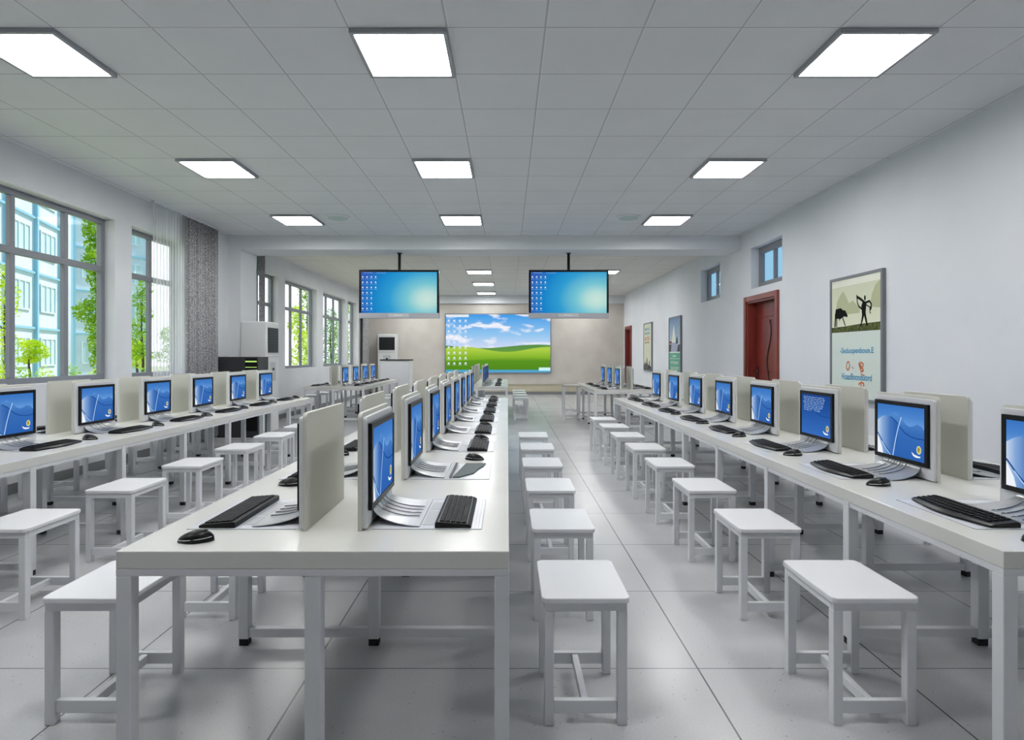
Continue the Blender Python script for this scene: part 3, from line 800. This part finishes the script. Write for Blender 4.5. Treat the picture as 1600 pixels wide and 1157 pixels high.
Ls = [(q(0,0,1,1), 1), (q(0,.55,1,1), 0), (q(0,.94,1,1), 6),
      ([(.08,.72),(.12,.82),(.2,.88),(.26,.9),(.32,.85),(.38,.79),(.45,.81),(.52,.78),(.6,.74),(.6,.7),(.1,.7)], 4),
      ([(.8,.74),(.83,.84),(.9,.91),(1,.94),(1,.72)], 4),
      ([(0,.55),(1,.55),(1,.615),(.6,.61),(.3,.6),(0,.595)], 3),
      # ox
      ([(.07,.7),(.09,.755),(.2,.76),(.25,.74),(.3,.735),(.35,.69),(.34,.675),(.28,.685),(.24,.68),(.2,.665),(.16,.67),(.1,.67)], 2),
      ([(.07,.72),(.1,.7),(.085,.6),(.055,.6),(.065,.66)], 2), ([(.1,.68),(.12,.68),(.12,.6),(.1,.6)], 2),
      ([(.22,.69),(.25,.68),(.31,.605),(.29,.605)], 2), ([(.16,.68),(.2,.68),(.17,.645)], 2),
      # archer
      ([(.64,.7),(.63,.755),(.66,.79),(.7,.79),(.73,.77),(.715,.7),(.72,.67),(.645,.67)], 2), (ell(.7,.815,.017,.022), 2),
      ([(.645,.68),(.69,.68),(.63,.59),(.59,.58),(.62,.61)], 2), ([(.68,.68),(.72,.68),(.76,.59),(.73,.59)], 2)]
for s in strips([(.68,.785),(.62,.81),(.54,.835)], .022) + strips([(.54,.85),(.55,.79),(.58,.755),(.64,.73)], .016) + strips([(.71,.775),(.79,.785),(.83,.75),(.79,.715)], .018) + strips([(.72,.76),(.78,.74),(.83,.73),(.79,.7),(.815,.685)], .01): Ls.append((s, 2))
for s in strips([(.34,.29),(.32,.25),(.36,.225),(.4,.26),(.38,.3),(.34,.29)], .012) + strips([(.45,.26),(.47,.24)], .01) + strips([(.58,.29),(.62,.23),(.6,.3),(.64,.24)], .014) + strips([(.62,.3),(.68,.28),(.65,.25),(.68,.23),(.62,.22)], .012) + strips([(.62,.2),(.7,.19)], .008) \
        + strips([(.58,.115),(.64,.135),(.69,.12),(.66,.075),(.62,.085),(.64,.12)], .014) + strips([(.45,.1),(.47,.085)], .01): Ls.append((s, 5))
poster(6.02, 7.0, .8, 2.2, 'framed poster with silhouettes of an archer and an ox over blue lettering', Ls, [cream, pale, blk, grs, arch, org, lt],
       [('lettering', '-Seduopenboun.E', .53, .372, .088, blue, .62), ('lettering', 'HoasBoosduord', .53, .15, .1, blue, .56)])
sky2 = grad('poster_sky', [(.3, rgb(206,216,212)), (.6, rgb(176,192,208)), (1, rgb(120,146,176))], emission=False); mint = P_((112,180,156)); dk = P_((84,88,96)); lil = P_((172,174,196)); rd = P_((140,70,52)); cr2 = P_((226,228,214))
Ls = [(q(0,0,1,1), 0), (q(0,0,1,.37), 1), (q(0,0,1,.02), 5), (q(0,.365,1,.385), 5), ([(0,.385),(1,.385),(1,.52),(.7,.5),(.3,.53),(0,.52)], 2), ([(.15,.385),(.7,.385),(.8,.5),(.6,.54),(.2,.54)], 3), (q(.02,.54,.3,.58), 4),
      ([(.6,.53),(.62,.6),(.66,.64),(.7,.66),(.76,.62),(.8,.53)], 2), ([(.2,.55),(.42,.88),(.6,.56)], 5), (q(0,.255,1,.262), 5)]
poster(13.05, 14.0, .87, 2.2, 'framed poster with a misty sky photo over a mint green panel', Ls, [sky2, mint, dk, lil, rd, cr2],
       [('lettering', 'MMC', .5, .29, .06, cr2, .3), ('lettering', 'PYTOROBY', .5, .16, .09, cr2, .62), ('lettering', 'DAACSOIO', .5, .06, .1, cr2, .66)])
crm = P_((212,214,192)); 
Ls = [(q(0,0,1,1), 0), ([(0,0),(1,0),(1,.07),(.8,.1),(.76,.2),(.68,.21),(.64,.1),(.5,.14),(.44,.27),(.36,.26),(.34,.16),(.24,.13),(.18,.21),(.1,.15),(0,.1)], 1)]
poster(15.68, 16.6, .87, 2.2, 'narrow framed cream poster with blue and red lettering above grey figures', Ls, [crm, noisy(P_((70,72,72)), rgb(44,46,46), rgb(120,122,118), 20)],
       [('lettering', 'MOSE', .45, .86, .1, blue, .5), ('lettering', 'MAQUSM', .45, .77, .1, blue, .5), ('lettering', 'SUXTGI', .45, .65, .13, P_((204,92,80)), .55), ('lettering', 'M TM', .42, .58, .07, rd, .4)])

# ------------------------------------------------------------------ air conditioners
def ac(x, y, rz, w, d, h, lb, plug=False):
    r = empty('floor_air_conditioner', (x, y, 0), rz)      # front faces local -Y
    MB().box(-w/2, w/2, -d/2, d/2, .0, h).build('casing', M['acw'], r, bevel=.02)
    g = MB().box(-w/2+.05, w/2-.05, -d/2-.006, -d/2+.002, h-.52, h-.1).build('outlet_grille', M['black'], r)
    s = MB()
    for i in range(9): s.box(-w/2+.055, w/2-.055, -d/2-.014, -d/2-.006, h-.51+.046*i, h-.498+.046*i)
    s.build('louvres', M['cabinet'], g)
    c = MB().box(-w*.2, w*.2, -d/2-.005, -d/2+.002, h-1.0, h-.68).build('control_panel', M['acgrey'], r, bevel=.004)
    MB().box(-.035, .035, -d/2-.009, -d/2-.005, h-.82, h-.78).build('display', M['blackm'], c)
    MB().box(-w/2+.012, w/2-.012, -d/2-.004, -d/2+.002, h-.6, h-.585).build('seam', M['acgrey'], r)
    v = MB()
    for i in range(6): v.box(-w*.3, w*.3, -d/2-.006, -d/2+.002, .42+.03*i, .435+.03*i)
    v.build('intake_vent', M['acgrey'], r)
    if plug: MB().box(w/2, w/2+.05, -.05, .05, 1.02, 1.16).build('wall_plug', M['blackm'], r)
    tag(r, lb, 'air conditioner', 'standing air conditioners')
ac(-4.215, 10.01, PI/2, .53, .44, 1.87, 'tall white air conditioner with black grille behind the window-side pillar')
ac(-3.93, YB-.25, 0, .61, .42, 2.0, 'white standing air conditioner against the back wall behind the lectern', True)

# lectern
r = empty('lectern', (-2.94, 15.6, 0)); w = .375
MB().box(-w, w, -.28, .28, .0, 1.17).build('cabinet_body', M['acw'], r, bevel=.006)
MB().box(-w-.015, w+.02, -.3, .3, 1.17, 1.2).build('dark_top', M['blackm'], r, bevel=.004)
MB().box(-w+.03, w-.03, -.286, -.28, .08, 1.1).build('front_panel', M['shell'], r, bevel=.003)
tag(r, 'white lectern with dark top edge in front of the rear air conditioner', 'lectern')

# black equipment cabinet
r = empty('equipment_cabinet', (-4.285, 9.53, 0)); w = .325
MB().box(-w, w, -.2, .2, .02, 1.28).build('casing', M['cabinet'], r, bevel=.006)
MB().box(-w, w, -.21, .21, .0, .02).build('plinth', M['blackm'], r)
fp = MB().box(.12, .31, -.208, -.2, .1, 1.26).build('front_panel', M['black'], r, bevel=.002)
for z in (1.195, 1.11): MB().box(.125, .305, -.212, -.208, z, z+.022 if z > 1.15 else z+.01).build('green_light_bar', M['green_led'], fp)
for z in (.9, .7, .5): MB().box(.125, .305, -.212, -.208, z, z+.008).build('bay_seam', M['cabinet'], fp)
tag(r, 'charcoal equipment cabinet with glowing green bars before the white pillar', 'cabinet')

# ------------------------------------------------------------------ outdoors
M['bldg'] = noisy(mat('white_facade', rgb(228,232,238), .8), rgb(222,226,234), rgb(234,238,242), .8)
M['bldg_blue'] = mat('pale_blue_band', rgb(156,200,220), .7)
M['bldg_glass'] = mat('facade_glass', rgb(206,224,226), .25)
def building(ox, oy, dx, dy, bays, bw, floors, fh, lb):
    r = empty('school_building', (ox, oy, -.35), math.atan2(dy, dx)); Ln = bays*bw; Hh = floors*fh
    # local x runs along the facade, facade faces local -y
    MB().box(0, Ln, 0, 10, 0, Hh+.9).build('walls', M['bldg'], r)
    for j in range(floors+1): MB().box(-.1, Ln+.1, -.12, 0, j*fh-.07 if j else 0, j*fh+.07).build('floor_band', M['bldg_blue'], r)
    for i in range(bays+1): MB().box(i*bw-.11, i*bw+.11, -.2, 0, 0, Hh).build('pilaster', M['bldg_blue'], r)
    for j in range(floors):
        for i in range(bays):
            x0, x1, za, zb = i*bw+.7, (i+1)*bw-.7, j*fh+1.0, j*fh+2.75
            wd = MB(); t = .09
            wd.box(x0, x1, -.08, 0, za, za+t); wd.box(x0, x1, -.08, 0, zb-t, zb)
            for x in (x0, (2*x0+x1)/3, (x0+2*x1)/3, x1-t): wd.box(x, x+t, -.08, 0, za+t, zb-t)
            wo = wd.build('window', M['bldg'], r)
            MB().box(x0, x1, -.03, -.0, za, zb).build('pane', M['bldg_glass'], wo)
    tag(r, lb, 'building')
building(-25.0, 25.0, -.33, 1, 4, 3.6, 5, 3.3, 'white school block with pale blue bands outside the first window')
building(-32.6, 44.0, .25, 1, 2, 3.4, 4, 3.3, 'smaller white block seen farther off through the second window')

leafm = bpy.data.materials.new('leaf_green'); leafm.use_nodes = True; m = leafm; m.node_tree.nodes.clear()
def leaf_mat(name, c1, c2):
    m = bpy.data.materials.new(name); m.use_nodes = True; m.node_tree.nodes.clear()
    geo = N(m, 'ShaderNodeTexCoord'); n = N(m, 'ShaderNodeTexNoise'); n.inputs['Scale'].default_value = 2.4; L(m, geo.outputs['Object'], n.inputs['Vector'])
    r = N(m, 'ShaderNodeValToRGB'); r.color_ramp.elements[0].position = .35; r.color_ramp.elements[1].position = .65
    r.color_ramp.elements[0].color = c1; r.color_ramp.elements[1].color = c2; L(m, n.outputs['Fac'], r.inputs['Fac'])
    d = N(m, 'ShaderNodeBsdfDiffuse'); t = N(m, 'ShaderNodeBsdfTranslucent'); L(m, r.outputs[0], d.inputs[0]); L(m, r.outputs[0], t.inputs[0])
    x = N(m, 'ShaderNodeMixShader'); x.inputs[0].default_value = .45; L(m, d.outputs[0], x.inputs[1]); L(m, t.outputs[0], x.inputs[2])
    o = N(m, 'ShaderNodeOutputMaterial'); L(m, x.outputs[0], o.inputs[0]); return m
LM = [leaf_mat('lime_leaves', rgb(176,206,28), rgb(222,238,70)), leaf_mat('fresh_green_leaves', rgb(110,160,36), rgb(176,210,60)), leaf_mat('blue_green_leaves', rgb(92,146,90), rgb(150,190,120))]
barkm = mat('bark', rgb(78,64,52), .9)
def foliage(mb, cx, cy, cz, rx, rz, n, ls, rnd):
    for _ in range(n):
        while True:
            a, b_, c = rnd.uniform(-1,1), rnd.uniform(-1,1), rnd.uniform(-1,1); d = a*a+b_*b_+c*c
            if .12 < d < 1: break
        p = Vector((cx+a*rx, cy+b_*rx, cz+c*rz)); u = Vector((rnd.gauss(0,1), rnd.gauss(0,1), rnd.gauss(0,.6))).normalized(); v = u.cross(Vector((rnd.gauss(0,1), rnd.gauss(0,1), rnd.gauss(0,1)))).normalized()
        s = ls*rnd.uniform(.6,1.3)
        mb.face([p-u*s, p+v*s*.45, p+u*s, p-v*s*.45])
def tree(px, Y, top, width, lb, mi, crown_from, seed, blobs=7, leaf=.07, dens=260, base=-.35, name='tree', cat='tree'):
    x = (px-793)/F*Y; rnd = random.Random(seed)
    r = empty(name, (x, Y, base)); Hh = top-base; cf = crown_from-base
    tr = MB(); tr.tube([(0,0,0), (.03,.02,Hh*.3), (-.03,0,Hh*.6), (.02,0,Hh*.9)], [.035*width+.03,.03*width+.02,.02*width+.012,.01], 7)
    fo = MB()
    for k in range(blobs):
        z = cf + (Hh-cf)*(k+.5)/blobs; rr = width/2*(.55+.45*math.sin(PI*(.12+.8*(k+.5)/blobs)))
        ox, oy = rnd.uniform(-.4,.4)*rr, rnd.uniform(-.4,.4)*rr
        tr.tube([(0,0,z-.35*rr), (ox*.6, oy*.6, z-.1*rr), (ox*1.3, oy*1.3, z+.2*rr)], [.022,.015,.006], 5)
        foliage(fo, ox, oy, z, rr*.8, max((Hh-cf)/blobs*.75, rr*.35), dens, leaf, rnd)
    tr.build('trunk', barkm, r, smooth=True); fo.build('foliage', LM[mi], r); tag(r, lb, cat, 'plants outside the windows')
tree(46, 22, 1.85, 1.15, 'small umbrella-shaped lime tree outside the first window', 0, 1.05, 1, blobs=4, dens=900, leaf=.035)
tree(152, 20, 6.4, 1.1, 'tall slender green tree outside the first window', 1, .3, 2, blobs=11, dens=520, leaf=.065)
tree(8, 19, 4.2, 1.0, 'slender lime tree at the near edge of the first window', 0, .3, 3, blobs=7, dens=220, leaf=.05)
tree(222, 24, 4.3, 1.0, 'young tree with sparse leaves outside the second window', 1, 1.2, 4, blobs=6, dens=260, leaf=.06)
tree(214, 26, 1.9, 1.3, 'round lime bush on a stem outside the second window', 0, .8, 5, blobs=3, dens=500, leaf=.05)
tree(468, 23, 3.2, 1.0, 'dense lime shrub outside the third rear window', 0, -.3, 6, blobs=7, dens=420, leaf=.05)
tree(481, 27, 5.2, 1.0, 'tall green tree outside the rear window nearest the pillar', 1, .2, 7, blobs=8, dens=260, leaf=.06)
tree(517, 30, 3.6, 1.2, 'blue-green tree outside the middle rear window', 2, 0, 8, blobs=7, dens=260, leaf=.06)
tree(530, 34, 3.0, 1.3, 'bushy green tree outside the middle rear window', 1, 0, 9, blobs=6, dens=260, leaf=.07)
tree(550, 38, 4.6, 1.5, 'green tree outside the farthest rear window', 1, 0, 10, blobs=7, dens=300, leaf=.07)
tree(275, 24, 2.4, 1.6, 'green tree behind the voile curtain', 1, .2, 11, blobs=5, dens=260, leaf=.07)
rnd = random.Random(5)
for k, px in enumerate([-2, 34, 70, 112, 150, 224]):
    x = (px-793)/F*15; r = empty('garden_shrub', (x, 15, -.35)); fo = MB(); hh = rnd.uniform(1.3, 1.45)
    foliage(fo, 0, 0, hh*.5, .28, hh*.5, 900, .035, rnd); fo.build('foliage', LM[k % 2], r)
    MB().tube([(0,0,0),(0.02,0,hh*.6)], [.03,.012], 6).build('stem', barkm, r)
    tag(r, '%s low shrub from the camera in the hedge outside the windows' % ORD[k], 'shrub', 'hedge shrubs outside')

# ------------------------------------------------------------------ light
w = bpy.data.worlds.new('sky'); S.world = w; w.use_nodes = True; nt = w.node_tree; nt.nodes.clear()
def WN(t, **k):
    n = nt.nodes.new(t)
    for a, v in k.items(): setattr(n, a, v)
    return n
tc = WN('ShaderNodeTexCoord'); sp = WN('ShaderNodeSeparateXYZ'); nt.links.new(tc.outputs['Generated'], sp.inputs[0])
mr = WN('ShaderNodeMapRange'); nt.links.new(sp.outputs['X'], mr.inputs[0]); mr.inputs[1].default_value = -.1; mr.inputs[2].default_value = .3
no = WN('ShaderNodeTexNoise'); no.inputs['Scale'].default_value = 3; nt.links.new(tc.outputs['Generated'], no.inputs['Vector'])
mx = WN('ShaderNodeMix', data_type='RGBA'); nt.links.new(mr.outputs[0], mx.inputs[0])
mx.inputs[6].default_value = (1.0,1.02,1.08,1); mx.inputs[7].default_value = (.19,.36,.50,1)
bg = WN('ShaderNodeBackground'); bg.inputs['Strength'].default_value = 1.7; ou = WN('ShaderNodeOutputWorld')
nt.links.new(mx.outputs[2], bg.inputs['Color']); nt.links.new(bg.outputs[0], ou.inputs[0])
sun = bpy.data.lights.new('sun', 'SUN'); sun.energy = 5; sun.angle = .03; sun.color = (1,.97,.92)
so = bpy.data.objects.new('sun', sun); C.objects.link(so)
so.rotation_euler = Vector((-.25,-.6,-.76)).to_track_quat('-Z', 'Y').to_euler()

S.view_settings.view_transform = 'Standard'; S.view_settings.look = 'None'
S.view_settings.gamma = 1; S.view_settings.exposure = 0; S.view_settings.use_curve_mapping = False
S.cycles.max_bounces = 8; S.cycles.diffuse_bounces = 5; S.cycles.glossy_bounces = 4; S.cycles.transparent_max_bounces = 16
S.cycles.use_denoising = True; S.cycles.caustics_reflective = False; S.cycles.caustics_refractive = False
S.cycles.sample_clamp_indirect = 4
